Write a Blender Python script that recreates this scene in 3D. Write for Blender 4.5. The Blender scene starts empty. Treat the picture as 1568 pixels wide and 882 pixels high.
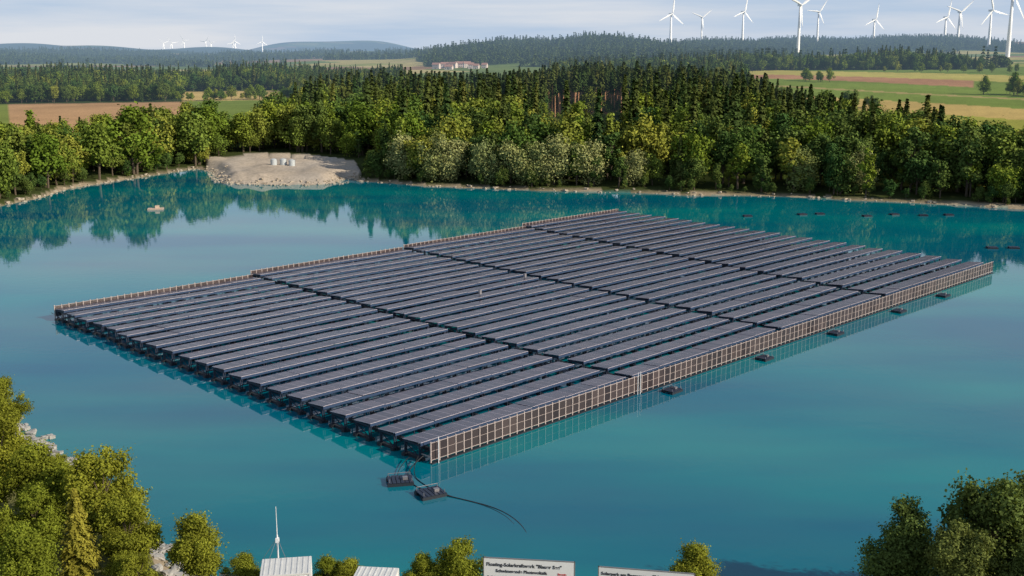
import bpy, math, random
import numpy as np
from mathutils import Vector
R=random.Random(7); rng=np.random.default_rng(11)
sc=bpy.context.scene
CAMH=42.0
# ------------------------------------------------------------ helpers
def link(o,parent=None,coll=None):
    (coll or sc.collection).objects.link(o)
    if parent: o.parent=parent
    return o
def empty(name,loc=(0,0,0),rotz=0,parent=None):
    e=bpy.data.objects.new(name,None); e.location=loc; e.rotation_euler=(0,0,rotz); e.empty_display_size=.5
    return link(e,parent)
def mk(name,V,F,mats,mi=None,attrs=None,smooth=False):
    V=np.asarray(V,np.float32); F=np.asarray(F,np.int32); n=F.shape[1]
    me=bpy.data.meshes.new(name)
    me.vertices.add(len(V)); me.vertices.foreach_set('co',V.ravel())
    me.loops.add(F.size); me.loops.foreach_set('vertex_index',F.ravel())
    me.polygons.add(len(F)); me.polygons.foreach_set('loop_start',np.arange(0,F.size,n,dtype=np.int32))
    for m in mats: me.materials.append(m)
    if mi is not None: me.polygons.foreach_set('material_index',np.asarray(mi,np.int32))
    if attrs:
        for k,a in attrs.items():
            a=np.asarray(a,np.float32)
            if a.ndim==1:
                at=me.attributes.new(k,'FLOAT','POINT'); at.data.foreach_set('value',a)
            else:
                at=me.attributes.new(k,'FLOAT_COLOR','POINT'); at.data.foreach_set('color',np.concatenate([a,np.ones((len(a),1),np.float32)],1).ravel())
    me.polygons.foreach_set('use_smooth',np.full(len(F),smooth))
    me.update(calc_edges=True)
    return me
class MB:
    def __init__(s): s.V=[];s.F=[];s.M=[];s.T=[]
    def quad(s,p,m=0,t=.5):
        b=len(s.V); s.V+=[tuple(q) for q in p]; s.F.append((b,b+1,b+2,b+3)); s.M.append(m); s.T+=[t]*4
    def hexa(s,p,m=0,t=.5):
        b=len(s.V); s.V+=[tuple(q) for q in p]; s.T+=[t]*8
        for f in ((0,3,2,1),(4,5,6,7),(0,1,5,4),(1,2,6,5),(2,3,7,6),(3,0,4,7)):
            s.F.append(tuple(b+i for i in f)); s.M.append(m)
    def box(s,c,d,m=0,rz=0,t=.5):
        x,y,z=d[0]/2,d[1]/2,d[2]/2; ca,sa=math.cos(rz),math.sin(rz); P=[]
        for k in (-z,z):
            for i,j in ((-x,-y),(x,-y),(x,y),(-x,y)): P.append((c[0]+i*ca-j*sa,c[1]+i*sa+j*ca,c[2]+k))
        s.hexa(P,m,t)
    def cyl(s,a,b,r0,r1,m=0,n=6,cap=True,t=.5):
        a=Vector(a);b=Vector(b);d=(b-a).normalized(); u=d.orthogonal().normalized(); v=d.cross(u)
        o=len(s.V)
        for p,r in ((a,r0),(b,r1)):
            for i in range(n):
                w=2*math.pi*i/n; s.V.append(tuple(p+(u*math.cos(w)+v*math.sin(w))*r)); s.T.append(t)
        for i in range(n): s.F.append((o+i,o+(i+1)%n,o+n+(i+1)%n,o+n+i)); s.M.append(m)
        if cap:
            s.V.append(tuple(b)); s.T.append(t); c=len(s.V)-1
            for i in range(0,n,2): s.F.append((o+n+i,o+n+(i+1)%n,o+n+(i+2)%n,c)); s.M.append(m)
    def mesh(s,name,mats,smooth=False): return mk(name,s.V,s.F,mats,s.M,{'tint':s.T},smooth)
    def obj(s,name,mats,parent=None,smooth=False,loc=(0,0,0),rz=0):
        o=bpy.data.objects.new(name,s.mesh(name,mats,smooth)); o.location=loc; o.rotation_euler=(0,0,rz); return link(o,parent)
def sstep(x,a,b):
    t=np.clip((x-a)/(b-a),0,1); return t*t*(3-2*t)
def vn(x,y,s,seed=0):
    x=np.asarray(x)/s+seed*17.3; y=np.asarray(y)/s+seed*9.1
    xi=np.floor(x); yi=np.floor(y); fx=x-xi; fy=y-yi; fx=fx*fx*(3-2*fx); fy=fy*fy*(3-2*fy)
    def h(a,b):
        v=np.sin(a*127.1+b*311.7+seed*74.7)*43758.5453; return v-np.floor(v)
    return (h(xi,yi)*(1-fx)+h(xi+1,yi)*fx)*(1-fy)+(h(xi,yi+1)*(1-fx)+h(xi+1,yi+1)*fx)*fy
# ------------------------------------------------------------ materials
def newmat(name):
    m=bpy.data.materials.new(name); m.use_nodes=True; nt=m.node_tree; nt.nodes.clear()
    return m,nt,nt.nodes,nt.links
def math_(N,L,op,a,b=None):
    n=N.new('ShaderNodeMath'); n.operation=op
    for i,v in enumerate((a,b)):
        if v is None: continue
        if isinstance(v,(int,float)): n.inputs[i].default_value=v
        else: L.new(v,n.inputs[i])
    return n.outputs[0]
def mixc(N,L,f,a,b,bt='MIX'):
    n=N.new('ShaderNodeMix'); n.data_type='RGBA'; n.blend_type=bt
    for s,v in ((n.inputs[0],f),(n.inputs[6],a),(n.inputs[7],b)):
        if isinstance(v,(int,float)): s.default_value=v
        elif isinstance(v,tuple): s.default_value=(*v,1)
        else: L.new(v,s)
    return n.outputs[2]
def finish(nt,sh,haze=True):
    N,L=nt.nodes,nt.links
    out=N.new('ShaderNodeOutputMaterial')
    if haze:   # aerial haze painted in as emission, stronger with distance from the origin below camera
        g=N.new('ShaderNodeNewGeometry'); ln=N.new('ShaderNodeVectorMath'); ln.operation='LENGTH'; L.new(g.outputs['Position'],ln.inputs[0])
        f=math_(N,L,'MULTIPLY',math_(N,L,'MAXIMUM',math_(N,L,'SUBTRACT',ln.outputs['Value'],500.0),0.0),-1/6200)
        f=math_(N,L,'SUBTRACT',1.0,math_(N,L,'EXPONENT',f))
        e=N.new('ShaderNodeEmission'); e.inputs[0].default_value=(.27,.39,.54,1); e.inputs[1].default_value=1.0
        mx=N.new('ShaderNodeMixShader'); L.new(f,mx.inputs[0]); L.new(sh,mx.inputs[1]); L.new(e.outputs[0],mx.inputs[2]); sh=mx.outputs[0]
    L.new(sh,out.inputs[0])
def noise(N,L,scale,detail=3,coord=None,rough=.5):
    n=N.new('ShaderNodeTexNoise'); n.inputs['Scale'].default_value=scale; n.inputs['Detail'].default_value=detail; n.inputs['Roughness'].default_value=rough
    if coord is not None: L.new(coord,n.inputs['Vector'])
    return n.outputs['Fac']
def simple(name,col,rough=.6,metal=0,var=.25,scale=3,haze=False,spec=.5):
    m,nt,N,L=newmat(name)
    g=N.new('ShaderNodeNewGeometry'); f=noise(N,L,scale,4,g.outputs['Position'])
    c=mixc(N,L,f,tuple(x*(1-var) for x in col),tuple(min(1,x*(1+var)) for x in col))
    p=N.new('ShaderNodeBsdfPrincipled'); L.new(c,p.inputs['Base Color']); p.inputs['Roughness'].default_value=rough; p.inputs['Metallic'].default_value=metal
    p.inputs['Specular IOR Level'].default_value=spec
    finish(nt,p.outputs[0],haze); return m
def leafmat(name,cols_,trans=0,haze=True):
    m,nt,N,L=newmat(name)
    oi=N.new('ShaderNodeObjectInfo'); at=N.new('ShaderNodeAttribute'); at.attribute_name='tint'
    rp=N.new('ShaderNodeValToRGB'); el=rp.color_ramp.elements
    while len(el)<len(cols_): el.new(.5)
    for i,c in enumerate(cols_): el[i].position=i/(len(cols_)-1); el[i].color=(*c,1)
    L.new(oi.outputs['Random'],rp.inputs[0])
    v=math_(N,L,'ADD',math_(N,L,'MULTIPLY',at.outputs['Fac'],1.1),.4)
    mul=N.new('ShaderNodeVectorMath'); mul.operation='SCALE'; L.new(rp.outputs[0],mul.inputs[0]); L.new(v,mul.inputs['Scale'])
    d=N.new('ShaderNodeBsdfDiffuse'); L.new(mul.outputs[0],d.inputs['Color']); sh=d.outputs[0]
    if trans:
        t=N.new('ShaderNodeBsdfTranslucent'); L.new(mixc(N,L,1.0,mul.outputs[0],(1.2,1.15,.5),'MULTIPLY'),t.inputs[0])
        mx=N.new('ShaderNodeMixShader'); mx.inputs[0].default_value=trans; L.new(sh,mx.inputs[1]); L.new(t.outputs[0],mx.inputs[2]); sh=mx.outputs[0]
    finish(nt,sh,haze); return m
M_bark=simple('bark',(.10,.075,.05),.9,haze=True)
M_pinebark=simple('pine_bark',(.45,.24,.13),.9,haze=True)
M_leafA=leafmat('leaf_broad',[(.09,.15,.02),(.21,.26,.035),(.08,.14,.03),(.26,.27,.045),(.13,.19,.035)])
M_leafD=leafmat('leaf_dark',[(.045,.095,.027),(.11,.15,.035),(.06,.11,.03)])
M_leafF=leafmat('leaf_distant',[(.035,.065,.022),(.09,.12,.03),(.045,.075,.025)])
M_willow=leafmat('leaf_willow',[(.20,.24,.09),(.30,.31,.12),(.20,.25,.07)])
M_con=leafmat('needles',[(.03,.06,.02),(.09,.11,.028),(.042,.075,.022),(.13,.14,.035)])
M_near=leafmat('leaf_near',[(.17,.21,.025),(.26,.27,.035),(.20,.24,.03)],.3,False)
M_nearD=leafmat('leaf_near_dark',[(.10,.15,.04),(.15,.18,.05)],.25,False)
M_gold=leafmat('needles_gold',[(.24,.22,.03),(.26,.24,.04)],.2,False)
M_steel=simple('galvanised_steel',(.32,.31,.33),.45,.6,.15)
M_dsteel=simple('dark_steel',(.022,.032,.06),.5,.2,.2)
M_alu=simple('aluminium_frame',(.50,.46,.53),.4,.1,.1)
M_post=simple('fence_post',(.42,.35,.33),.6,0,.15)
M_float=simple('float_plastic',(.02,.025,.035),.5,0,.2)
M_white=simple('white_paint',(.75,.76,.78),.5,0,.05,.5)
M_turb=simple('turbine_white',(.86,.87,.88),.5,0,.03,.01,haze=False)
M_cable=simple('cable_black',(.015,.017,.02),.5)
M_rock=simple('rock',(.36,.35,.33),.9,0,.4,1.5)
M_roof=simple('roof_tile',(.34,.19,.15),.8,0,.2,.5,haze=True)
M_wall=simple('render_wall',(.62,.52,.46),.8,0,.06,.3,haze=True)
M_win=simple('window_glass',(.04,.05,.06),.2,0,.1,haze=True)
M_ink=simple('sign_ink',(.02,.02,.03),.6)
M_red=simple('sign_red',(.5,.03,.03),.6)
def pv(name,a,b,rough):
    m,nt,N,L=newmat(name)
    at=N.new('ShaderNodeAttribute'); at.attribute_name='tint'; g=N.new('ShaderNodeNewGeometry')
    c=mixc(N,L,at.outputs['Fac'],a,b)
    p=N.new('ShaderNodeBsdfPrincipled'); L.new(c,p.inputs['Base Color'])
    r=math_(N,L,'ADD',math_(N,L,'MULTIPLY',noise(N,L,.15,3,g.outputs['Position']),.14),rough); L.new(r,p.inputs['Roughness'])
    p.inputs['IOR'].default_value=1.5
    finish(nt,p.outputs[0],False); return m
M_pv=pv('pv_glass',(.036,.027,.048),(.085,.064,.085),.2)
M_pvv=pv('pv_glass_vertical',(.03,.022,.025),(.075,.055,.055),.3)
# ------------------------------------------------------------ lake outline (world metres)
LAKE=np.array([(-144.3,311),(-140.5,328),(-141,349.5),(-133,373),(-124.5,396),(-118,414),(-110,406),(-99,376),(-96,368),(-88,364),(-75.5,362),(-66,361),(-59,365),(-57,382),(-49,371),(-38,366),(-28,358),(-7,351),(8,347),(23.5,342.7),(40,340),(52.6,334.6),(66,334),(81.5,331.5),(95,325),(107.4,321),(122,313),(141,304),(190,285),(230,240),(240,180),(215,120),(150,85),(90,74),(50,76),(20,79.5),(0,80.5),(-20,81),(-27,84),(-31,89.5),(-38,98),(-45,108),(-52,115),(-60,125),(-95,140),(-150,165),(-200,210),(-215,260),(-190,300),(-160,306)],float)
def sdf(x,y,P):
    x=np.asarray(x,float);y=np.asarray(y,float); D=np.full(x.shape,1e18); ins=np.zeros(x.shape,bool)
    n=len(P)
    for i in range(n):
        ax,ay=P[i];bx,by=P[(i+1)%n]; ex,ey=bx-ax,by-ay
        t=np.clip(((x-ax)*ex+(y-ay)*ey)/(ex*ex+ey*ey),0,1)
        D=np.minimum(D,(x-ax-t*ex)**2+(y-ay-t*ey)**2)
        c=((ay>y)!=(by>y)); 
        xx=(bx-ax)*(y-ay)/(by-ay if by!=ay else 1e-9)+ax
        ins^=c&(x<xx)
    return np.where(ins,-1,1)*np.sqrt(D)
GRAVEL=np.array([(-112,408),(-99,376),(-96,360),(-60,358),(-52,384),(-58,410),(-78,432),(-100,440),(-118,428)],float)
cols=np.array([-400,0,300,600,900,1200,1500,1900],float)
rings=np.log(np.array([200,350,500,700,1000,1400,2000,3000,4500,7000,12000,16000],float))
TAB=np.array([
 [2,2,2,2,2,2,2,2],
 [3,3,3,3,3,3,3,3],
 [4,4,4,4,4,5,4,4],
 [4,5,5,5,6,8,8,8],
 [6,8,8,9,10,18,17,17],
 [8,8,9,12,14,24,26,26],
 [8,9,10,16,24,27,29,29],
 [16,16,14,26,36,33,36,36],
 [26,22,20,30,30,36,42,44],
 [30,30,30,30,30,36,40,44],
 [30,30,30,30,30,30,30,30],
 [10,10,10,10,10,10,10,10]],float)
# individual hills: column-bearing, distance, height, angular half width, depth half width
HILLS=[(790,3100,32,75,700),(915,3000,38,70,650),(700,2700,18,70,500),(1080,3500,32,100,700),(1200,4200,34,80,800),(1000,2500,14,60,400),(1350,4600,40,110,900),(1520,4900,30,120,900),(1440,3900,12,60,500),
 (500,11500,105,90,1500),(590,11800,80,60,1500),(430,11000,60,60,1300),(330,8600,64,80,1200),(180,8200,56,70,1200),(60,9000,76,90,1200),(-60,8400,60,80,1200),(260,6000,28,90,800),(120,5000,18,110,700),(-20,4200,22,70,600),(660,9800,30,60,1200),(560,5200,20,110,800),(1700,6000,60,160,1000),(400,4300,14,90,600),(740,9000,40,120,1000),(1000,9500,60,160,1000),(1250,9500,70,120,1000)]
def colof(x,y):
    return np.where(y>1e-3,784+1700*np.asarray(x)/np.maximum(y,1e-3),np.where(np.asarray(x)>0,1e4,-1e4)).clip(-400,1900)
def H(x,y,full=False):
    x=np.asarray(x,float);y=np.asarray(y,float)
    d=np.hypot(x,y); c=colof(x,y); ld=np.log(np.maximum(d,201))
    ci=np.clip(np.searchsorted(cols,c)-1,0,len(cols)-2); cf=sstep((c-cols[ci])/(cols[ci+1]-cols[ci]),0,1)
    ri=np.clip(np.searchsorted(rings,ld)-1,0,len(rings)-2); rf=np.clip((ld-rings[ri])/(rings[ri+1]-rings[ri]),0,1)
    t=(TAB[ri,ci]*(1-cf)+TAB[ri,ci+1]*cf)*(1-rf)+(TAB[ri+1,ci]*(1-cf)+TAB[ri+1,ci+1]*cf)*rf
    for hc,hd,hh,wc,wd in HILLS: t=t+hh*np.exp(-((c-hc)/wc)**2-((d-hd)/wd)**2)
    t=t+(vn(x,y,1300,3)-.5)*22*sstep(d,1600,6000)+(vn(x,y,420,4)-.5)*12*sstep(d,1200,4000)+(vn(x,y,1100,5)-.5)*28*sstep(d,6000,11000)
    s=sdf(x,y,LAKE); g=sdf(x,y,GRAVEL)
    wob=(vn(x,y,4,1)-.5)*1.6+(vn(x,y,14,8)-.5)*3*sstep(np.abs(s),0,3); s2=s+wob*.6
    land=.9*sstep(s2,-.2,2.2)+np.maximum(t-.9,0)*sstep(s2,2,35)+(vn(x,y,6,2)-.5)*.5*sstep(s2,1,6)+.05
    land=np.where(d<200,.9*sstep(s2,-.2,2.2)+1.7*sstep(s2,1,5),land)
    gz=2.7*sstep(s2,0,6)+(vn(x,y,5,6)-.5)*1.2*sstep(s2,0,4)
    land=np.where(g<0,np.maximum(gz,land*(g>-4)),land)
    z=np.where(s2<0,-5*sstep(-s2,0,14)-.1,land)
    return (z,s2,g,c,d) if full else z
# ------------------------------------------------------------ ground sheet
az=np.concatenate([np.arange(-180,-40,3.0),np.arange(-40,-34,.5),np.arange(-34,34,.1),np.arange(34,40,.5),np.arange(40,180.1,3.0)])
rad=np.concatenate([[.3,10,25,40,52],np.exp(np.arange(math.log(60),math.log(15500),.0115))])
A,Rr=np.meshgrid(np.radians(az),rad); X=Rr*np.sin(A); Y=Rr*np.cos(A)
Z,S2,G,C,D=H(X,Y,True)
base=np.empty(X.shape+(3,)); base[:]=(.05,.065,.022)
ang=.5; U=(X*math.cos(ang)+Y*math.sin(ang))+60*vn(X,Y,900,12); W=(-X*math.sin(ang)+Y*math.cos(ang))+60*vn(X,Y,900,13)
cu=np.floor(U/260+.5*np.floor(W/190)); cw=np.floor(W/190)
hsh=np.sin(cu*12.9898+cw*78.233)*43758.5; hsh=hsh-np.floor(hsh)
PAL=np.array([(.14,.20,.05),(.40,.34,.12),(.12,.17,.045),(.30,.19,.11),(.44,.37,.16),(.15,.20,.06),(.28,.29,.08)])
fc=PAL[(hsh*len(PAL)).astype(int)%len(PAL)]
far=D>620
base[far]=fc[far]
dd=D*(1+.00035*(C-1400))+18*(vn(X,Y,140,40)-.5)
right=(C>1060)&(D>330)&(D<1500)&(S2>20)
base[right]=(.29,.29,.06)
m=right&(dd>690); base[m]=(.45,.33,.12)
m=right&(dd>775); base[m]=(.17,.23,.05)
m=right&(dd>860)&(dd<875); base[m]=(.36,.29,.12)
m=right&(dd>985)&(C<1480); base[m]=(.38,.21,.12)
m=right&(dd>1090); base[m]=(.42,.37,.11)
m=right&(dd>1230); base[m]=(.15,.21,.05)
m=(C>20)&(C<290)&(D>500)&(D<860); base[m]=(.44,.27,.14)
m=(C<=20)&(D>480)&(D<900); base[m]=(.18,.22,.05)
m=(C>290)&(C<480)&(D>520)&(D<900); base[m]=(.16,.21,.05)
m=(C>285)&(C<450)&(D>880)&(D<1060); base[m]=(.50,.37,.15)
def wood(x,y,c,d):
    w=vn(x,y,520,21)*.6+vn(x,y,170,22)*.4
    hill=sstep(c,600,700)*(1-sstep(c,1180,1300))*sstep(d,1850,2100)*(1-sstep(d,4600,5200))
    w=w+.42*hill+.12*sstep(d,3500,5000)
    w=w-.5*((c>1130)&(d>800)&(d<1330))-.75*((c>1180)&(d>1480)&(d<2900))*(.35+.65*vn(x,y,800,31))
    w=w+.6*((c<620)&(d>870)&(d<1330))
    w=w-1.5*((c>285)&(c<450)&(d<1060))
    w=w-.9*((c>-60)&(c<55)&(d>1040)&(d<1160))
    w=w-.35*((c<560)&(d>1500)&(d<2600))
    w=w+.5*((c>1120)&(c<1500)&(d>1340)&(d<1430))*(vn(x,y,120,33)>.3)
    return w>.52
wd=wood(X,Y,C,D)&(D>870); base[wd]=(.045,.07,.026)
sh=(S2>-2.5)&(S2<(.2+2.2*vn(X,Y,13,41)))&(D<700); base[sh]=(.33,.27,.19)
uw=S2<=-2.5; base[uw]=(.10,.25,.25)
gr=(G<0)&(S2>-2); gc=vn(X,Y,9,42)[...,None]; base=np.where(gr[...,None],np.array([.48,.40,.31])*(1-gc*.35)+gc*.35*np.array([.36,.36,.36]),base)
nr=(D<200)&(S2>1.6); base[nr]=(.15,.15,.06)
nj=len(az); ni=len(rad)
idx=np.arange(ni*nj).reshape(ni,nj)
F=np.stack([idx[:-1,:-1],idx[:-1,1:],idx[1:,1:],idx[1:,:-1]],-1).reshape(-1,4)[:,::-1]
m,nt,N,L=newmat('ground')
at=N.new('ShaderNodeAttribute'); at.attribute_name='land'; g=N.new('ShaderNodeNewGeometry')
n1=noise(N,L,.012,5,g.outputs['Position'],.65); n2=noise(N,L,.9,4,g.outputs['Position'],.6)
v=math_(N,L,'MULTIPLY',math_(N,L,'ADD',math_(N,L,'MULTIPLY',n1,.9),.55),math_(N,L,'ADD',math_(N,L,'MULTIPLY',n2,1.0),.5))
sc_=N.new('ShaderNodeVectorMath'); sc_.operation='SCALE'; L.new(at.outputs['Color'],sc_.inputs[0]); L.new(v,sc_.inputs['Scale'])
p=N.new('ShaderNodeBsdfDiffuse'); L.new(sc_.outputs[0],p.inputs['Color'])
bp=N.new('ShaderNodeBump'); bp.inputs['Strength'].default_value=.6; bp.inputs['Distance'].default_value=.3; L.new(n2,bp.inputs['Height']); L.new(bp.outputs[0],p.inputs['Normal'])
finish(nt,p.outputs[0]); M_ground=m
me=mk('ground',np.stack([X,Y,Z],-1).reshape(-1,3),F,[M_ground],None,{'land':base.reshape(-1,3)},True)
link(bpy.data.objects.new('ground',me))
# ------------------------------------------------------------ water
m,nt,N,L=newmat('lake_water')
g=N.new('ShaderNodeNewGeometry')
mp=N.new('ShaderNodeMapping'); mp.inputs['Scale'].default_value=(.010,.034,1); mp.inputs['Rotation'].default_value=(0,0,.2); L.new(g.outputs['Position'],mp.inputs[0])
n1=noise(N,L,1.0,4,mp.outputs[0],.5)
rmp=N.new('ShaderNodeMapRange'); rmp.inputs[1].default_value=.36; rmp.inputs[2].default_value=.68; L.new(n1,rmp.inputs[0])
c=mixc(N,L,rmp.outputs[0],(.0,.105,.180),(.0,.215,.225))
p=N.new('ShaderNodeBsdfPrincipled'); L.new(c,p.inputs['Base Color']); p.inputs['Roughness'].default_value=.02; p.inputs['IOR'].default_value=1.333
w1=noise(N,L,.7,2,g.outputs['Position']); w2=noise(N,L,3.5,1,g.outputs['Position'])
hh=math_(N,L,'ADD',w1,math_(N,L,'MULTIPLY',w2,.2))
bp=N.new('ShaderNodeBump'); bp.inputs['Strength'].default_value=1; bp.inputs['Distance'].default_value=.005; L.new(hh,bp.inputs['Height']); L.new(bp.outputs[0],p.inputs['Normal'])
finish(nt,p.outputs[0],False); M_water=m
b=MB(); b.quad([(-260,60,0),(280,60,0),(280,430,0),(-260,430,0)])
b.obj('lake_water',[M_water])
# ------------------------------------------------------------ trees
def leaves(Cn,Nn,size,asp=.65):
    n=len(Cn); Nn=Nn/np.linalg.norm(Nn,axis=1,keepdims=True)
    r=rng.normal(size=(n,3)); t=np.cross(Nn,r); t/=np.linalg.norm(t,axis=1,keepdims=True)+1e-9; bb=np.cross(Nn,t)
    s=size*(.6+.8*rng.random((n,1)))
    V=np.stack([Cn-t*s,Cn+bb*s*asp,Cn+t*s,Cn-bb*s*asp],1).reshape(-1,3)
    return V,np.arange(4*n).reshape(n,4)
def assemble(name,mb,V,F,tint,mats):
    bV=np.array(mb.V,float).reshape(-1,3); off=len(bV)
    VV=np.concatenate([bV,V]); FF=np.concatenate([np.array(mb.F).reshape(-1,4),F+off])
    MI=np.concatenate([np.zeros(len(mb.F),int),np.ones(len(F),int)])
    T=np.concatenate([np.full(off,.5),tint])
    return mk(name,VV,FF,mats,MI,{'tint':T})
def broadleaf(name,h,w,nl,ls,leaf,base=.14,nc=20,bark=None,droop=0.,cr=1.):
    mb=MB(); lean=Vector((R.uniform(-.04,.04)*h,R.uniform(-.04,.04)*h,0))
    top=Vector((0,0,h*.55))+lean
    mb.cyl((0,0,-1.0),lean*.4+Vector((0,0,h*.25)),h*.022,h*.016,0,6,False)
    mb.cyl(lean*.4+Vector((0,0,h*.25)),top,h*.016,h*.008,0,6,False)
    Vs=[];Fs=[];Ts=[];off=0; cl=[]
    for i in range(nc):
        u=rng.normal(size=3); u/=np.linalg.norm(u); rr=(.35+.65*rng.random())
        c=np.array([u[0]*w*.5*rr,u[1]*w*.5*rr,h*(base+(1-base)*.5)+u[2]*h*(1-base)*.5*rr*.88])
        k=1-.5*max(0,(c[2]/h-.5))/.5; c[0]*=k;c[1]*=k
        rc=w*R.uniform(.10,.23)*(1.1 if rr<.6 else .85)*cr
        cl.append((c,rc))
    tot=sum(r*r for _,r in cl)
    for c,rc in cl:
        a=Vector((0,0,max(h*.15,c[2]*.55)))+lean*.5
        mb.cyl(a,Vector(c),h*.007,h*.002,0,4,False)
        n=int(nl*rc*rc/tot)
        d=rng.normal(size=(n,3)); d/=np.linalg.norm(d,axis=1,keepdims=True)
        lump=1+.28*np.sin(d[:,0]*5+c[0]*3)*np.cos(d[:,1]*6+c[1])+.2*np.sin(d[:,2]*9+c[2])
        r=rc*(rng.random(n)**.33)*lump*1.15*(1+.35*(rng.random(n)>.88))
        P=c+d*r[:,None]*np.array([1,1,1.0]); P[:,2]-=droop*rc*(1-d[:,2])*rng.random(n)
        P[:,2]=np.maximum(P[:,2],.15+.3*rng.random(n))
        Nn=d*.8+rng.normal(size=(n,3))*.5+np.array([0,0,.3])
        V,Fq=leaves(P,Nn,ls,.5 if droop else .7)
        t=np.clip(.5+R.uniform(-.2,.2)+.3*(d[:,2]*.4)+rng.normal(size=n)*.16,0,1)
        Vs.append(V);Fs.append(Fq+off);Ts.append(np.repeat(t,4));off+=len(V)
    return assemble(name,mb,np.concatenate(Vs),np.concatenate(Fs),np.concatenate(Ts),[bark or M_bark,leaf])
def conifer(name,h,w,nlev,ls,leaf,base=.1,bark=None,per=5,tr=1.):
    mb=MB(); mb.cyl((0,0,-1),(0,0,h*.5),h*.013*tr,h*.009*tr,0,6,False); mb.cyl((0,0,h*.5),(0,0,h*.99),h*.009*tr,h*.001,0,6,False)
    Ps=[];Ns=[];Ts=[]
    for l in range(nlev):
        f=l/(nlev-1); z=h*(base+(1-base)*f); r=w*.5*((1-f)**.8)*(1 if f>.12 else .75)+.12
        nb=7 if f<.85 else 5
        for k in range(nb):
            a=R.random()*6.283; rr=r*R.uniform(.6,1.15); tt=R.uniform(-.2,.2)
            for s in range(per):
                u=(s+1)/per
                for side in (-1,0,1):
                    wd_=rr*.22*(1.1-u)*side
                    x=math.cos(a)*rr*u-math.sin(a)*wd_; y=math.sin(a)*rr*u+math.cos(a)*wd_
                    Ps.append((x+R.gauss(0,.06),y+R.gauss(0,.06),z-rr*.32*u*u+R.gauss(0,.09)))
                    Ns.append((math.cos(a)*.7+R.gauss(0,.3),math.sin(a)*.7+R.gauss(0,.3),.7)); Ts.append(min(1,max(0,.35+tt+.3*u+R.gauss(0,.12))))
    V,Fq=leaves(np.array(Ps),np.array(Ns),ls,.6)
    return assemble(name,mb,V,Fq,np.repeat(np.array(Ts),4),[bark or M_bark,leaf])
def coll(name,meshes):
    c=bpy.data.collections.new(name)
    for me in meshes:
        o=bpy.data.objects.new(me.name,me); c.objects.link(o)
    return c
C_broad=coll('broadleaf_kinds',[broadleaf('broadleaf_crown',16,R.uniform(9,12.5),3300,.38,M_leafA,.06,R.randint(22,34)) for i in range(6)])
C_dark=coll('dark_broadleaf_kinds',[broadleaf('dark_broadleaf_crown',17,R.uniform(8,11.5),3000,.38,M_leafD,.06,R.randint(22,34)) for i in range(5)])
C_slim=coll('slim_kinds',[broadleaf('slim_crown',18,R.uniform(5.5,7.5),2400,.40,M_leafD if i%2 else M_leafA,.06,22) for i in range(4)])
WIL=[broadleaf('willow_crown',14,R.uniform(10,12),5200,.30,M_willow,.02,28,None,.5) for i in range(4)]
C_con=coll('conifer_kinds',[conifer('spruce_crown',24,R.uniform(5.5,7.8),30,.56,M_con,.06,None,4) for i in range(5)])
C_pine=coll('pine_kinds',[conifer('pine_crown',27,R.uniform(5,6.5),18,.62,M_con,R.uniform(.5,.64),M_pinebark,4,1.5) for i in range(4)])
C_far=coll('far_tree_kinds',[broadleaf('far_tree_crown',18,R.uniform(11,14),220,1.5,M_leafF,.02,9) for i in range(4)]+[conifer('far_spruce_crown',22,8,8,1.6,M_leafF,.05,None,2) for i in range(3)])
def gn(c):
    ng=bpy.data.node_groups.new('scatter_'+c.name,'GeometryNodeTree')
    ng.interface.new_socket('Geometry',in_out='INPUT',socket_type='NodeSocketGeometry'); ng.interface.new_socket('Geometry',in_out='OUTPUT',socket_type='NodeSocketGeometry')
    N,L=ng.nodes,ng.links; gi=N.new('NodeGroupInput'); go=N.new('NodeGroupOutput'); iop=N.new('GeometryNodeInstanceOnPoints'); ci=N.new('GeometryNodeCollectionInfo')
    ci.inputs['Collection'].default_value=c; ci.inputs['Separate Children'].default_value=True; ci.inputs['Reset Children'].default_value=True
    a1=N.new('GeometryNodeInputNamedAttribute'); a1.data_type='FLOAT_VECTOR'; a1.inputs[0].default_value='rot'
    a2=N.new('GeometryNodeInputNamedAttribute'); a2.data_type='FLOAT_VECTOR'; a2.inputs[0].default_value='scl'
    L.new(gi.outputs[0],iop.inputs['Points']); L.new(ci.outputs[0],iop.inputs['Instance']); iop.inputs['Pick Instance'].default_value=True
    L.new(a1.outputs[0],iop.inputs['Rotation']); L.new(a2.outputs[0],iop.inputs['Scale']); L.new(iop.outputs[0],go.inputs[0]); return ng
def scatter(name,P,S,c):
    n=len(P)
    if n==0: return
    o_=rng.permutation(n); P=P[o_];S=S[o_]
    me=bpy.data.meshes.new(name); me.vertices.add(n); me.vertices.foreach_set('co',P.astype(np.float32).ravel())
    r=np.zeros((n,3),np.float32); r[:,2]=rng.random(n)*6.283; r[:,:2]=rng.normal(size=(n,2))*.03
    s=np.stack([S*(.85+.35*rng.random(n)),S*(.85+.35*rng.random(n)),S],1)
    a=me.attributes.new('rot','FLOAT_VECTOR','POINT'); a.data.foreach_set('vector',r.ravel())
    a=me.attributes.new('scl','FLOAT_VECTOR','POINT'); a.data.foreach_set('vector',s.astype(np.float32).ravel())
    o=bpy.data.objects.new(name,me); link(o); md=o.modifiers.new('scatter','NODES'); md.node_group=gn(c)
n=11500
dmin,dmax=300,860
cc=rng.uniform(-420,1860,n); d=np.sqrt(rng.random(n)*(dmax**2-dmin**2)+dmin**2); a=np.arctan((cc-784)/1700); x=d*np.sin(a); y=d*np.cos(a)
z,s2,g_,c_,d_=H(x,y,True)
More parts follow.
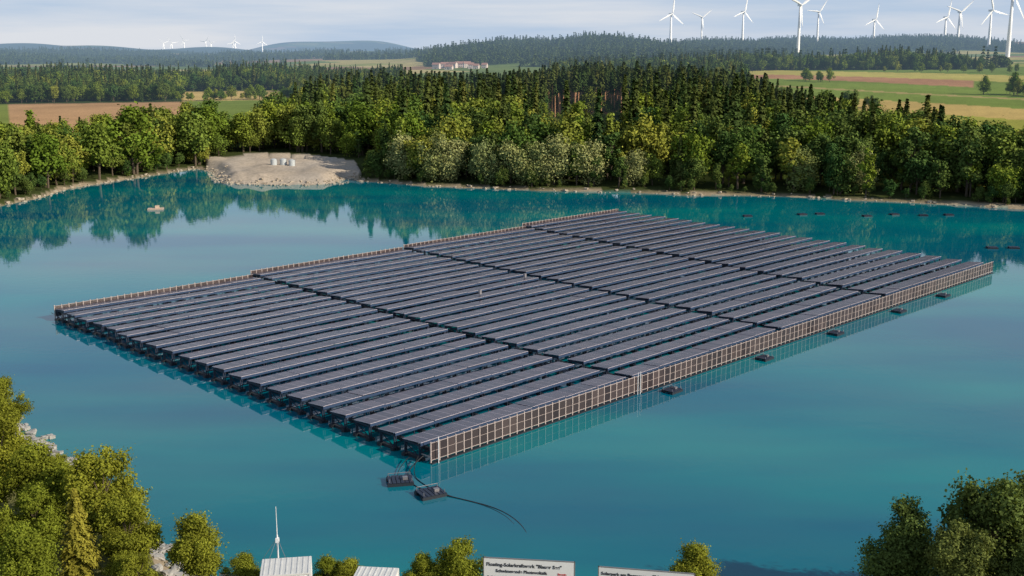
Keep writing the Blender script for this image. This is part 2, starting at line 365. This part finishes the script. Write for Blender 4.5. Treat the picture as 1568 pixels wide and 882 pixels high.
out=np.interp(c_,[-400,0,200,330,384,392,450,560,900,1080,1200,1300,1450,1568,1850],[470,455,485,480,470,520,640,790,830,740,600,520,440,385,380])
keep=(s2>2.5)&(d_<out)&(g_>2)
keep&=~((c_>360)&(c_<395)&(d_<480)&(s2<18))
keep&=~((c_>590)&(c_<925)&(s2<6))
x,y,z,s2,c_,d_=[q[keep] for q in (x,y,z,s2,c_,d_)]
T=np.interp(c_,[-400,0,60,120,200,260,330,372,395,450,500,560,700,800,900,1000,1080,1150,1200,1300,1450,1568,1850],[172,178,186,182,166,158,162,186,160,140,116,106,111,114,102,108,114,122,134,148,166,186,192])
zt=CAMH-(T-82)*d_/1700+rng.normal(size=len(d_))*2.6
hmax=zt-z
wn_=40*(vn(x,y,45,50)-.5)
shrub=(c_>825+wn_)&(c_<965+wn_)&(d_>400)&(d_<640+wn_)
u=rng.random(len(x)); pc=np.interp(d_,[330,400,480,600],[.05,.22,.6,.9])*np.interp(c_,[0,390,500,700,760,1100,1400,1568],[.02,.1,.35,.6,1,1,.7,.4])
kind=np.where(u<pc,1,np.where(rng.random(len(x))<.3,2,0))
kind[(kind==1)&(d_>600)&(c_>780)]=3
pdk=np.interp(c_,[0,380,450,700,1000,1150,1568],[.06,.08,.25,.3,.4,.6,.65])
kind=np.where((kind==0)&(rng.random(len(x))<pdk),4,kind)
h=np.where(kind==1,rng.uniform(13,29,len(x)),np.where(kind==3,rng.uniform(24,34,len(x)),rng.uniform(8,22,len(x))))
h=np.where((d_<380)&(s2<12),np.minimum(h,rng.uniform(9,19,len(x))),h)
h=np.where((c_<380)&(d_>330),h*1.15,h)
h=np.minimum(h,hmax); h=np.where(shrub,np.minimum(h,rng.uniform(2,5,len(x))),h); kind=np.where(shrub,0,kind)
ok=h>2.0; x,y,z,h,kind=[q[ok] for q in (x,y,z,h,kind)]
P=np.stack([x,y,z-.1],1)
for k,nm,cl_,hh_ in ((0,'broadleaf_forest',C_broad,16),(1,'spruce_forest',C_con,24),(2,'mixed_woodland',C_slim,18),(3,'pine_forest',C_pine,27),(4,'oak_forest',C_dark,17)):
    q=kind==k; scatter(nm,P[q],h[q]/hh_,cl_)
t=[];n=len(LAKE)
for i in range(n):
    a=LAKE[i];b_=LAKE[(i+1)%n]
    if max(a[1],b_[1])<290 : continue
    for k in range(int(np.hypot(*(b_-a))/1.2)):
        f=R.random(); q=a+(b_-a)*f; t.append(q+rng.normal(size=2)*2.5)
t=np.array(t); z,s2,g_,c_,d_=H(t[:,0],t[:,1],True); q=(s2>1.4)&(s2<10)&(g_>1.5)
scatter('shoreline_bushes',np.stack([t[q,0],t[q,1],z[q]-.2],1),rng.uniform(.12,.42,q.sum()),C_dark)
n=38000; dmin,dmax=1400,4900
cc=rng.uniform(-200,1760,n); d=np.sqrt(rng.random(n)*(dmax**2-dmin**2)+dmin**2); a=np.arctan((cc-784)/1700); x=d*np.sin(a); y=d*np.cos(a)
q=wood(x,y,cc,d)
x,y=x[q],y[q]; z=H(x,y); scatter('distant_woods',np.stack([x,y,z-.5],1),rng.uniform(.45,1.1,len(x)),C_far)
n=10000; dmin,dmax=880,1420
cc=rng.uniform(-200,1760,n); d=np.sqrt(rng.random(n)*(dmax**2-dmin**2)+dmin**2); a=np.arctan((cc-784)/1700); x=d*np.sin(a); y=d*np.cos(a)
q=wood(x,y,cc,d); x,y,d=x[q],y[q],d[q]; z=H(x,y); P=np.stack([x,y,z-.3],1); r_=rng.random(len(x)); big=vn(x,y,90,60)
hs=(.55+.5*big)*rng.uniform(.8,1.15,len(x))
q=r_<.4; scatter('far_broadleaf_wood',P[q],hs[q]*1.25,C_dark)
q=(r_>=.4)&(r_<.65); scatter('far_mixed_wood',P[q],hs[q]*1.2,C_broad)
q=r_>=.65; scatter('far_spruce_wood',P[q],hs[q]*1.0,C_con)
hx=[];
def hedge(c0,d0,c1,d1,n,sp=6):
    for i in range(n):
        f=i/max(1,n-1)+R.uniform(-.02,.02); c=c0+(c1-c0)*f; d=d0+(d1-d0)*f; hx.append((d*(c-784)/1700+R.uniform(-sp,sp),d+R.uniform(-sp,sp)))
hedge(1215,1000,1265,960,7); hedge(1280,700,1345,690,6); hedge(1530,800,1600,760,14); hedge(285,850,470,880,26); hedge(1090,760,1180,800,10); hedge(1350,1200,1560,1120,12)
hx=np.array(hx); scatter('field_hedge',np.stack([hx[:,0],hx[:,1],H(hx[:,0],hx[:,1])],1),rng.uniform(.35,.75,len(hx)),C_broad)
def tree(name,me,x,y,s=1,rz=None,sxy=None,sink=.15):
    o=bpy.data.objects.new(name,me); o.location=(x,y,float(H(x,y))-sink); o.rotation_euler=(0,0,R.random()*6.28 if rz is None else rz); o.scale=((sxy or s),(sxy or s),s); return link(o)
BR=[o.data for o in C_broad.objects]
tree('field_tree',BR[1],335,800,.85); tree('field_tree',BR[2],352,790,1.0)
for px,dx,s in ((-37,372,1.15),(-25,364,1.1),(-20,363,1.05),(-9,358,1.15),(-1,356,1.1),(7,353,1.05),(13,352,1.15),(24,350,1.15),(38,349,.85),(56,345,.8),(88,338,1.0),(104,332,1.0)):
    if float(sdf(np.array([px]),np.array([dx]),LAKE)[0])>1: tree('willow_tree',R.choice(WIL),px+R.uniform(-1,1),dx,s*R.uniform(.95,1.12))
NB=[broadleaf('near_leaf_crown',10,R.uniform(6.0,7.0),30000,.12,M_near,.04,R.randint(40,50),None,0,.85) for i in range(3)]
ND=[broadleaf('near_dark_crown',11,6.6,30000,.115,M_nearD,.04,48,None,0,.85) for i in range(2)]
NS=conifer('near_spruce_crown',10,4.6,60,.15,M_gold,.03,None,12)
for nm,me,x,y,top in (('ash_tree',NB[0],-54.5,114,8.6),('ash_tree',NB[1],-33.2,84.5,11.8),('ash_tree',NB[2],-39.8,88,10.8),('ash_tree',NB[0],-46.5,95,11),('maple_tree',NB[1],-29.6,80,9.2),('maple_tree',NB[2],-35,74,9.8),
    ('spruce_tree',NS,-32.3,77,10.6),('maple_tree',NB[0],-41,80,10.6),('maple_tree',NB[2],-45,88,10),('hazel_tree',NB[2],-24.1,79,8.2),('hazel_tree',NB[0],-27.5,75.5,6.4),('hazel_bush',NB[1],-14.0,78.5,4.8),('hazel_bush',NB[2],-12.2,78,4.9),('hazel_bush',NB[0],-20.8,78.6,5),
    ('hazel_tree',NB[1],-4.0,77.5,6.8),('hazel_bush',NB[0],-6.9,77.5,5.4),('hazel_tree',NB[2],13.8,77.3,6.4),('alder_tree',ND[0],29,76,10.8),('alder_tree',ND[1],34.4,74.5,14),('alder_tree',ND[0],38.2,76,12.8),('alder_tree',ND[1],31.5,72,11),('alder_tree',ND[1],26.3,73.5,5.5),('alder_tree',ND[0],36,70,10.5),
    ('ash_tree',NB[0],-51,101,7.5),('ash_tree',NB[1],-58,106,8),('maple_tree',NB[1],-37.5,82,9.4),('hazel_bush',NB[0],-31,84,6),('hazel_bush',NB[2],-37,93,6),('hazel_bush',NB[1],-43,99,5.5),('hazel_bush',NB[1],-29,77,6)):
    g0=float(H(x,y)); s=(top-g0)/(11 if me in ND else 10)
    tree(nm,me,x,y,s,None,s*(1.15 if s<.6 else 1.0))
# ------------------------------------------------------------ floating solar farm
TH=math.atan2(.711,.703)
farm=empty('floating_solar_farm',(-9.03,110.0,0),TH)
T_=math.radians(-4.5); cT,sT=math.cos(T_),math.sin(T_)
# per block: (start x near side, start x far side),(end x near side, end x far side)
edges=[((0,0),(34.0,37.0)),((35.2,38.4),(69.3,75.2)),((70.6,76.8),(102.0,114.0)),((103.4,115.6),(144.5,152.0))]
nrows=[21,22,22,23]; ymaxs=[90.4,93.6,95.4,98.6]
pan=MB();fr=MB();st=MB();fen=MB()
SL=3.0; ZT=2.05
def slope(x,s,o,yc,z0): return (x,yc+s*cT-o*sT,z0+s*sT+o*cT)
for bi,((xa0,xb0),(xa1,xb1)) in enumerate(edges):
    ymax=ymaxs[bi]; nrow=nrows[bi]
    ns=int(round((xa1-xa0)/5.3))
    for j in range(nrow):
        yc0=2.2+j*(ymax-3.6)/(nrow-1); f=yc0/93; x0=xa0+(xb0-xa0)*f+R.uniform(-.25,.25)+.1; x1=xa1+(xb1-xa1)*f+R.uniform(-.25,.2)
        yc=yc0-1.45; z0=ZT+R.uniform(-.06,.06)
        sec=(x1-x0)/ns; pw=(sec-.16)/4
        for s_ in range(ns):
            xa=x0+s_*sec; xb=xa+sec-.16; zz=z0+R.uniform(-.045,.045)
            q=[slope(xa,0,-.05,yc,zz),slope(xb,0,-.05,yc,zz),slope(xb,SL,-.05,yc,zz),slope(xa,SL,-.05,yc,zz),slope(xa,0,0,yc,zz),slope(xb,0,0,yc,zz),slope(xb,SL,0,yc,zz),slope(xa,SL,0,yc,zz)]
            fr.hexa(q,0)
            for k in range(4):
                a0=xa+k*pw+.04; a1=xa+(k+1)*pw-.04; tt=R.random()
                for sa,sb in ((.03,SL/2-.015),(SL/2+.015,SL-.03)):
                    pan.quad([slope(a0,sa,.008,yc,zz),slope(a1,sa,.008,yc,zz),slope(a1,sb,.008,yc,zz),slope(a0,sb,.008,yc,zz)],0,tt)
            for ex in (xa+.3,xa+sec*.5):
                st.box((ex,yc+.25,.85),(.09,.09,2.1),0); st.box((ex,yc+SL*cT-.3,.65),(.09,.09,1.9),0)
                st.box((ex,yc+SL*cT/2,.12),(.45,SL+.2,.34),1)
        st.box(((x0+x1)/2,yc+.10,1.80),(x1-x0-.1,.08,.30),2); st.box(((x0+x1)/2,yc+SL*cT-.2,1.6),(x1-x0-.1,.08,.18),0)
        st.box(((x0+x1)/2,yc+.2,.85),(x1-x0-.1,.06,.12),0)
        for ex in (x0+.06,x1-.06):
            st.box((ex,yc+SL*cT/2,1.66),(.1,SL-.2,.2),0); st.box((ex,yc+SL*cT/2,.55),(.07,SL-.4,.08),0)
            st.box((ex,yc+.3,.8),(.14,.14,2.1),0); st.box((ex,yc+SL*cT-.35,.7),(.14,.14,1.9),0)
            st.hexa([(ex-.04,yc+.3,.35),(ex+.04,yc+.3,.35),(ex+.04,yc+SL-.4,1.4),(ex-.04,yc+SL-.4,1.4),(ex-.04,yc+.3,.45),(ex+.04,yc+.3,.45),(ex+.04,yc+SL-.4,1.5),(ex-.04,yc+SL-.4,1.5)],0)
            st.box((ex,yc+.3,.1),(.7,.5,.5),1); st.box((ex,yc+SL*cT-.35,.1),(.7,.5,.5),1)
    def vfence(y,xa,xb,hgt,z0):
        n=int((xb-xa)/1.16); w=(xb-xa)/n
        for i in range(n):
            xx=xa+i*w; dy=R.uniform(-.03,.03); dz=R.uniform(-.04,.04)
            fen.box((xx+.05,y+dy,z0+hgt/2-.15+dz),(.12,.12,hgt+.5),1)
            fen.box((xx+w/2+.05,y+dy,z0+hgt/2+dz),(w-.2,.035,hgt-.1),0,0,R.random())
            fen.box((xx+w/2+.05,y+dy-.03,z0+hgt*.5),(w-.15,.04,.03),1)
            if i%2==0: fen.box((xx+.05,y+.75,z0+.35),(.09,1.5,.09),1)
        fen.box(((xa+xb)/2,y-.002,z0+hgt-.06),(xb-xa,.10,.05),1); fen.box(((xa+xb)/2,y-.003,z0+.02),(xb-xa,.11,.06),1)
        fen.box(((xa+xb)/2,y+.02,.02),(xb-xa,.5,.2),2)
    vfence(-.55 if bi==0 else -.8,xa0+(.0 if bi else .2),xa1+1.2,1.95,.38)
    ff=ymax/93
    vfence(ymax+.3,xa0+(xb0-xa0)*ff,xa1+(xb1-xa1)*ff,1.75,.6)
pan.obj('pv_modules',[M_pv],farm); fr.obj('module_frames',[M_alu],farm)
st.obj('support_frame',[M_dsteel,M_float,simple('blue_purlin',(.03,.06,.13),.5,.1,.2)],farm); fen.obj('vertical_pv_fence',[M_pvv,M_post,M_float],farm)
ib=MB()
for gi,(gx0,gx1,ys) in enumerate(((34.6,37.7,range(5,92,4)),(69.9,76.0,range(5,94,4)),(102.7,114.8,range(5,96,4)))):
    for yy in ys:
        bx=gx0+(gx1-gx0)*yy/93
        ib.box((bx,yy,.7),(.5,.4,1.3),1)
        if R.random()<.4: ib.box((bx,yy-.02,1.2),(.35,.25,.4),1)
    ib.hexa([(gx0-.35,0,.35),(gx0+.35,0,.35),(gx1+.35,93,.35),(gx1-.35,93,.35),(gx0-.35,0,.42),(gx0+.35,0,.42),(gx1+.35,93,.42),(gx1-.35,93,.42)],1)
for (px,py) in ((34.4,-.9),(34.9,-.9),(1,-.9)): ib.cyl((px,py,-.2),(px,py,2.9),.06,.05,0,6)
for (px,py) in ((55,49.3),(70.8,54)):
    ib.box((px,py,2.45),(.45,.4,.7),2); ib.cyl((px,py,.3),(px,py,2.2),.08,.08,1,6)
ib.obj('inverter_boxes',[M_white,M_dsteel,M_steel],farm)
def flt(name,x,y,rz,s=1.,rail=True):
    e=MB()
    for k in (-.75,.75): e.box((0,k,.1),(2.6,.55,.42),0)
    for k in range(6): e.box((-1.05+k*.42,0,.38),(.34,2.1,.07),1)
    if rail:
        for i in (-1.1,1.1):
            for j in (-.85,.85): e.cyl((i,j,.3),(i,j,.75),.035,.035,2,6)
        e.cyl((-1.1,.85,.72),(1.1,.85,.72),.03,.03,2,6); e.box((.5,-.2,.55),(.5,.4,.3),2)
    o=e.obj(name,[M_float,M_dsteel,M_steel],None,False,(x,y,0),rz); o.scale=(s,s,s); return o
def loc(px,py): return (-9.03+.703*px-.711*py,110+.711*px+.703*py)
fl=[(-11.2,104.6,.2),(-7.9,101.4,.5)]
for x_ in (38.5,60,80,101,118): fl.append((*loc(x_,-3.2),TH,.85,True))
for q in fl: flt('mooring_float',*q)
for px,yy in ((1130,299),(1210,302),(1236,303),(1305,299),(1345,302),(1388,300),(1425,301)): flt('mooring_float',(px-784)/1700*yy*1.02,yy-9,R.uniform(-.4,.4),.85,False)
for px,yy in ((1515,241),(1548,241)): flt('mooring_float',(px-784)/1700*yy*1.02,yy,R.uniform(-.4,.4),.85,False)
def cable(name,pts,r=.05,mat=None):
    cu=bpy.data.curves.new(name,'CURVE'); cu.dimensions='3D'; cu.bevel_depth=r; cu.bevel_resolution=1
    sp=cu.splines.new('NURBS'); sp.points.add(len(pts)-1); sp.use_endpoint_u=True; sp.order_u=3
    for i,p_ in enumerate(pts): sp.points[i].co=(*p_,1)
    cu.materials.append(mat or M_cable); o=bpy.data.objects.new(name,cu); return link(o)
cable('power_cable',[(-9.3,110,.8),(-11,107.5,.06),(-10,104,.03),(-8,102,.05),(-5,100.5,.03),(-1,98,.0),(1.2,94,-.03),(1.6,90,-.1),(0.6,84,-.2)],.06)
cable('power_cable',[(-9.8,110,.8),(-10.4,107,.05),(-8.5,103.5,.05),(-6,101,.03),(-2,98.6,.0),(.6,94.5,-.03),(1.1,90,-.1)],.04)
cable('mooring_rope',[(-11.2,104.6,.3),(-12.2,107,.03),(-10.8,110.5,.5)],.04)
rf=MB()
for k in range(7): rf.box((-1.8+k*.6,0,.35),(.56,2.4,.1),0)
for k in (-.9,.9): rf.cyl((-2.1,k,.05),(2.1,k,.05),.3,.3,1,8)
rf.box((.4,.2,.75),(1.1,.8,.7),0)
rf.obj('work_raft',[simple('raft_wood',(.55,.42,.32),.8),simple('raft_float',(.4,.32,.26),.7)],None,False,(-97.9,303,0),.2)
# ------------------------------------------------------------ wind turbines
def turbine(x,y,hz,bl,rot,yaw,name='wind_turbine'):
    g0=float(H(x,y))-2; k=bl/42
    e=empty(name,(x,y,g0),yaw); hh_=hz-g0
    t=MB(); t.cyl((0,0,0),(0,0,hh_*.5),3.4*k,2.7*k,0,14,False); t.cyl((0,0,hh_*.5),(0,0,hh_),2.7*k,1.8*k,0,14); t.obj('tower',[M_turb],e,True)
    n_=MB(); n_.box((0,1.5*k,hh_+1),(4*k,11*k,4*k),0); n_.cyl((0,-3.8*k,hh_+1),(0,-7.0*k,hh_+1),2.4*k,.9*k,0,10); n_.obj('nacelle',[M_turb],e)
    bm=MB()
    for i in range(3):
        a=rot+i*2*math.pi/3; prev=None
        for s,(f,ch) in enumerate(((0.02,1.0),(.08,1.1),(.2,2.0),(.5,1.45),(.8,1.0),(1,.3))):
            u=Vector((math.sin(a),0,math.cos(a))); v=Vector((math.cos(a),0,-math.sin(a))); o_=Vector((0,-5.6*k,hh_+1))+u*bl*f
            c=ch*k*1.6; ring=[o_-v*c*.5+Vector((0,.25*c,0)),o_+Vector((0,.2*k,0)),o_+v*c*.9-Vector((0,.2*c,0)),o_-Vector((0,.5*k,0))]
            if prev:
                for j in range(4): bm.quad([prev[j],prev[(j+1)%4],ring[(j+1)%4],ring[j]],0)
            prev=ring
    bm.obj('blades',[M_turb],e)
for x,y,hz,bl,rot,yaw in ((581,4170,182,66,.1,.5),(766,4604,183,50,.9,.2),(785,3877,179,56,.2,.6),(687,2728,154,52,.95,.25),(988,3683,172,46,.6,.3),(1350,4250,164,60,.15,.5),(1585,4170,170,64,.2,.5),(1493,3810,176,58,.85,.2),(1324,3157,157,56,-.3,.3),(1038,2376,154,60,.45,.4)):
    turbine(x,y,hz,bl,rot,yaw)
for x in (-2790,-2631,-2520,-2382,-2245,-2149,-2033,-2310): turbine(x,9000+R.uniform(-300,300),R.uniform(120,142),52,R.random()*2,R.uniform(-.3,.5))
# ------------------------------------------------------------ village houses
def house(x,y,w,d,h,rz):
    g0=float(H(x,y)); e=empty('house',(x,y,g0),rz)
    b=MB(); b.box((0,0,h/2-1),(w,d,h+2),0)
    for s in (-1,1): b.quad([(s*w/2,-d/2,h),(s*w/2,d/2,h),(s*w/2,0,h+d*.4),(s*w/2,0,h+d*.4)],0)
    b.obj('walls',[M_wall],e)
    r=MB()
    for s in (-1,1): r.hexa([(-w/2-.5,s*(d/2+.6),h-.3),(w/2+.5,s*(d/2+.6),h-.3),(w/2+.5,0,h+d*.4),(-w/2-.5,0,h+d*.4),(-w/2-.5,s*(d/2+.6),h),(w/2+.5,s*(d/2+.6),h),(w/2+.5,0,h+d*.4+.3),(-w/2-.5,0,h+d*.4+.3)],0)
    r.obj('roof',[M_roof],e)
    wn=MB()
    for fl_ in range(int(h//2.8)):
        for k in range(int(w//3)): 
            for s in (-1,1): wn.box((-w/2+1.8+k*3,s*(d/2+.02),1.6+fl_*2.8),(1.2,.08,1.3),0)
    wn.box((0,-d/2-.03,1.0),(1.1,.09,2.0),0); wn.obj('windows',[M_win],e)
for i in range(9):
    yy=1840+R.uniform(-60,60); c=672+i*8.5+R.uniform(-3,3); house((c-784)/1700*yy,yy,R.uniform(8,16),R.uniform(7,9),R.uniform(4,7),R.uniform(-.6,.6))
# ------------------------------------------------------------ gravel yard
M_tank=simple('tank_grey',(.46,.50,.52),.5)
for i,(x,y) in enumerate(((-85.5,399),(-82.3,400),(-79,399))):
    g0=float(H(x,y)); e=empty('storage_tank',(x,y,g0-.1)); b=MB(); b.cyl((0,0,0),(0,0,2.1),1.15,1.15,0,16,True); b.cyl((0,0,2.1),(0,0,2.4),1.15,.3,0,16); b.obj('shell',[M_tank],e,False)
    b=MB(); b.cyl((1.2,0,0),(1.2,0,2.4),.05,.05,0); b.cyl((1.2,.3,0),(1.2,.3,2.4),.05,.05,0); 
    for k in range(5): b.cyl((1.2,0,.3+k*.38),(1.2,.3,.3+k*.38),.03,.03,0,4)
    b.obj('ladder',[M_steel],e)
def rocks(name,pts,smin,smax,mat):
    V=[];F=[];off=0
    import bmesh
    bm=bmesh.new(); bmesh.ops.create_cube(bm,size=1.6); bmesh.ops.subdivide_edges(bm,edges=bm.edges[:],cuts=2,use_grid_fill=True)
    bV=np.array([v.co[:] for v in bm.verts]); bF=np.array([[v.index for v in f.verts] for f in bm.faces]); bm.free()
    bV=bV*(.75+.25/np.linalg.norm(bV,axis=1,keepdims=True))
    for x,y,z in pts:
        s=R.uniform(smin,smax); q=bV*(1+rng.normal(size=(len(bV),1))*.08)*np.array([R.uniform(.7,1.5),R.uniform(.6,1.1),R.uniform(.4,.8)])*s*.6
        a=R.random()*6.28; q=q@np.array([[math.cos(a),-math.sin(a),0],[math.sin(a),math.cos(a),.2],[0,-.2,1]])
        V.append(q+np.array([x,y,z])); F.append(bF+off); off+=len(bV)
    link(bpy.data.objects.new(name,mk(name,np.concatenate(V),np.concatenate(F),[mat])))
pts=[]
for i in range(n:=len(LAKE)):
    a=LAKE[i];b_=LAKE[(i+1)%n]
    if a[1]>130 or a[0]>-18: continue
    for k in range(int(np.hypot(*(b_-a))*4.0)):
        f=R.random(); q=a+(b_-a)*f+rng.normal(size=2)*.7; pts.append((q[0],q[1],max(0,float(H(q[0],q[1])))+.05))
rocks('riprap_rocks',pts,.3,1.2,M_rock)
pts=[]
for i in range(n):
    a=LAKE[i];b_=LAKE[(i+1)%n]
    if min(a[1],b_[1])<290: continue
    g1=float(sdf(np.array([a[0]]),np.array([a[1]]),GRAVEL)[0])
    for k in range(int(np.hypot(*(b_-a))*(2.5 if g1<3 else .7))):
        f=R.random(); q=a+(b_-a)*f+rng.normal(size=2)*(1.6 if g1<3 else .8); pts.append((q[0],q[1],max(0,float(H(q[0],q[1])))+.05))
rocks('shore_stones',pts,.3,1.1,simple('shore_stone',(.42,.36,.28),.9,0,.4,1))
# ------------------------------------------------------------ near bank: containers, mast, fence, signs
M_croof=simple('container_roof',(.62,.63,.62),.6,0,.15,1.5)
def container(x,y,w,d,h,rz):
    g0=float(H(x,y)); e=empty('site_container',(x,y,g0-.05),rz)
    b=MB(); b.box((0,0,h/2),(w-.1,d-.1,h-.2),0)
    for k in range(int(w/.3)): 
        for s in (-1,1): b.box((-w/2+.2+k*.3,s*(d/2-.04),h/2),(.14,.06,h-.3),0)
    b.obj('body',[M_white],e)
    b=MB(); b.box((0,0,h),(w,d,.12),0)
    for k in range(int(w/.4)): b.box((-w/2+.25+k*.4,0,h+.075),(.1,d-.1,.03),0)
    for i in (-1,1):
        for j in (-1,1): b.box((i*(w/2-.06),j*(d/2-.06),h/2),(.14,.14,h),0)
    b.obj('roof',[M_croof],e)
    b=MB(); b.box((0,-d/2-.02,1.05),(.9,.05,2.0),0); b.box((w*.3,-d/2-.02,1.5),(.8,.05,.8),0); b.obj('door',[M_steel],e)
container(-16.6,75.6,3.6,2.8,2.6,.15); container(-9.9,74.3,3.0,2.4,2.5,-.1)
g0=float(H(-17.7,78)); e=empty('mast',(-17.7,78,g0))
b=MB(); b.cyl((0,0,-.2),(0,0,5),.09,.06,0,8); b.cyl((0,0,5),(0,0,7.3),.04,.02,0,6); b.box((0,0,4.6),(.25,.25,.35),0); b.obj('pole',[M_white],e)
for i,(dx,dy) in enumerate(((-3.2,.3),(-1.8,-1.5),(2.2,-1.5))):
    c=MB(); c.cyl((0,0,4.8),(dx,dy,0),.02,.02,0,4,False); c.obj('guy_wire_%d'%(i+1),[M_steel],e)
e=empty('mesh_fence',(-19,78,float(H(-19,78)))); b=MB()
for k in range(6):
    xx=-3.2+k*1.3; b.cyl((xx,-k*.25,-.3),(xx,-k*.25,1.9),.05,.05,0,6)
    if k<5:
        for j in range(7): b.cyl((xx,-k*.25,.2+j*.27),(xx+1.3,-(k+1)*.25,.2+j*.27),.012,.012,0,4,False)
        for j in range(8): b.cyl((xx+j*.16,-(k+j/8)*.25,.1),(xx+j*.16,-(k+j/8)*.25,1.85),.01,.01,0,4,False)
b.obj('fence_panels',[M_steel],e)
def sign(xa,ya,xb,yb,lines):
    L_=math.hypot(xb-xa,yb-ya); rz=math.atan2(yb-ya,xb-xa); cx,cy=(xa+xb)/2,(ya+yb)/2; g0=float(H(cx,cy)); top=5.5-g0
    e=empty('information_sign',(cx,cy,g0),rz)
    b=MB(); b.box((0,0,top-1.1),(L_,.06,2.2),0); b.box((0,.01,top),(L_+.08,.1,.06),1); b.box((0,.01,top-2.2),(L_+.08,.1,.06),1)
    for s in (-1,1): b.box((s*(L_/2),.01,top-1.1),(.07,.1,2.26),1)
    b.obj('board',[M_white,M_steel],e)
    b=MB()
    for k in (-.4,0,.4): b.box((k*L_,.12,top/2-.2),(.12,.12,top),0)
    b.obj('posts',[M_steel],e)
    for i,(t,sz,xo,zo,mt) in enumerate(lines):
        cu=bpy.data.curves.new('lettering','FONT'); cu.body=t; cu.size=sz; cu.extrude=.004; cu.materials.append(mt); cu.offset=.01
        o=bpy.data.objects.new('lettering_%d'%(i+1),cu); o.location=(-L_/2+xo,-.045,top-zo); o.rotation_euler=(math.pi/2,0,0); link(o,e)
sign(-2.1,76.3,4.6,75.5,[('Floating-Solarkraftwerk "Blauer See"',.38,.2,.62,M_ink),('Schwimmende Photovoltaik',.34,.9,1.1,M_ink),('Energie',.22,5.5,1.1,M_red),('Leistung 1,8 MWp',.3,.3,1.6,M_ink)])
sign(6.3,74.8,13.1,73.6,[('Solarpark am Baggersee',.34,.2,.6,M_ink),('PV',.4,3.9,.6,M_ink),('Anlagenbetreiber und Planung',.26,.2,1.1,M_ink)])
# ------------------------------------------------------------ light, sky, camera
el=math.radians(28); azs=math.radians(116)
s=Vector((math.sin(azs)*math.cos(el),math.cos(azs)*math.cos(el),math.sin(el)))
sd=bpy.data.lights.new('sun','SUN'); sd.energy=5.0; sd.angle=math.radians(.55); sd.color=(1,.88,.70)
so=bpy.data.objects.new('sun',sd); so.rotation_euler=s.to_track_quat('Z','Y').to_euler(); link(so)
w=bpy.data.worlds.new('World'); sc.world=w; w.use_nodes=True; N=w.node_tree.nodes; L=w.node_tree.links; N.clear()
sky=N.new('ShaderNodeTexSky'); sky.sky_type='NISHITA'; sky.sun_disc=False; sky.sun_elevation=el; sky.sun_rotation=azs; sky.air_density=1.0; sky.dust_density=.6; sky.ozone_density=2.0
tc=N.new('ShaderNodeTexCoord'); mp=N.new('ShaderNodeMapping'); mp.inputs['Scale'].default_value=(1.2,1.2,16); L.new(tc.outputs['Generated'],mp.inputs[0])
nz=noise(N,L,2.4,6,mp.outputs[0],.55); mr=N.new('ShaderNodeMapRange'); mr.inputs[1].default_value=.38; mr.inputs[2].default_value=.66; L.new(nz,mr.inputs[0])
cloud=mixc(N,L,mr.outputs[0],(4.7,5.9,7.6),(7.2,7.5,8.1))
sx=N.new('ShaderNodeSeparateXYZ'); L.new(tc.outputs['Generated'],sx.inputs[0])
hf=N.new('ShaderNodeMapRange'); hf.inputs[1].default_value=.06; hf.inputs[2].default_value=.5; hf.inputs[3].default_value=.95; hf.inputs[4].default_value=.25; L.new(sx.outputs[2],hf.inputs[0])
c=mixc(N,L,hf.outputs[0],sky.outputs[0],cloud)
bg=N.new('ShaderNodeBackground'); L.new(c,bg.inputs[0]); bg.inputs[1].default_value=.1
o=N.new('ShaderNodeOutputWorld'); L.new(bg.outputs[0],o.inputs[0])
cd=bpy.data.cameras.new('camera'); cd.lens=36*1700/1568; cd.clip_start=.5; cd.clip_end=40000
co=bpy.data.objects.new('camera',cd); co.location=(0,0,CAMH); co.rotation_euler=(math.radians(90-11.93),0,0); link(co); sc.camera=co
sc.view_settings.view_transform='Standard'; sc.view_settings.look='None'; sc.view_settings.exposure=0
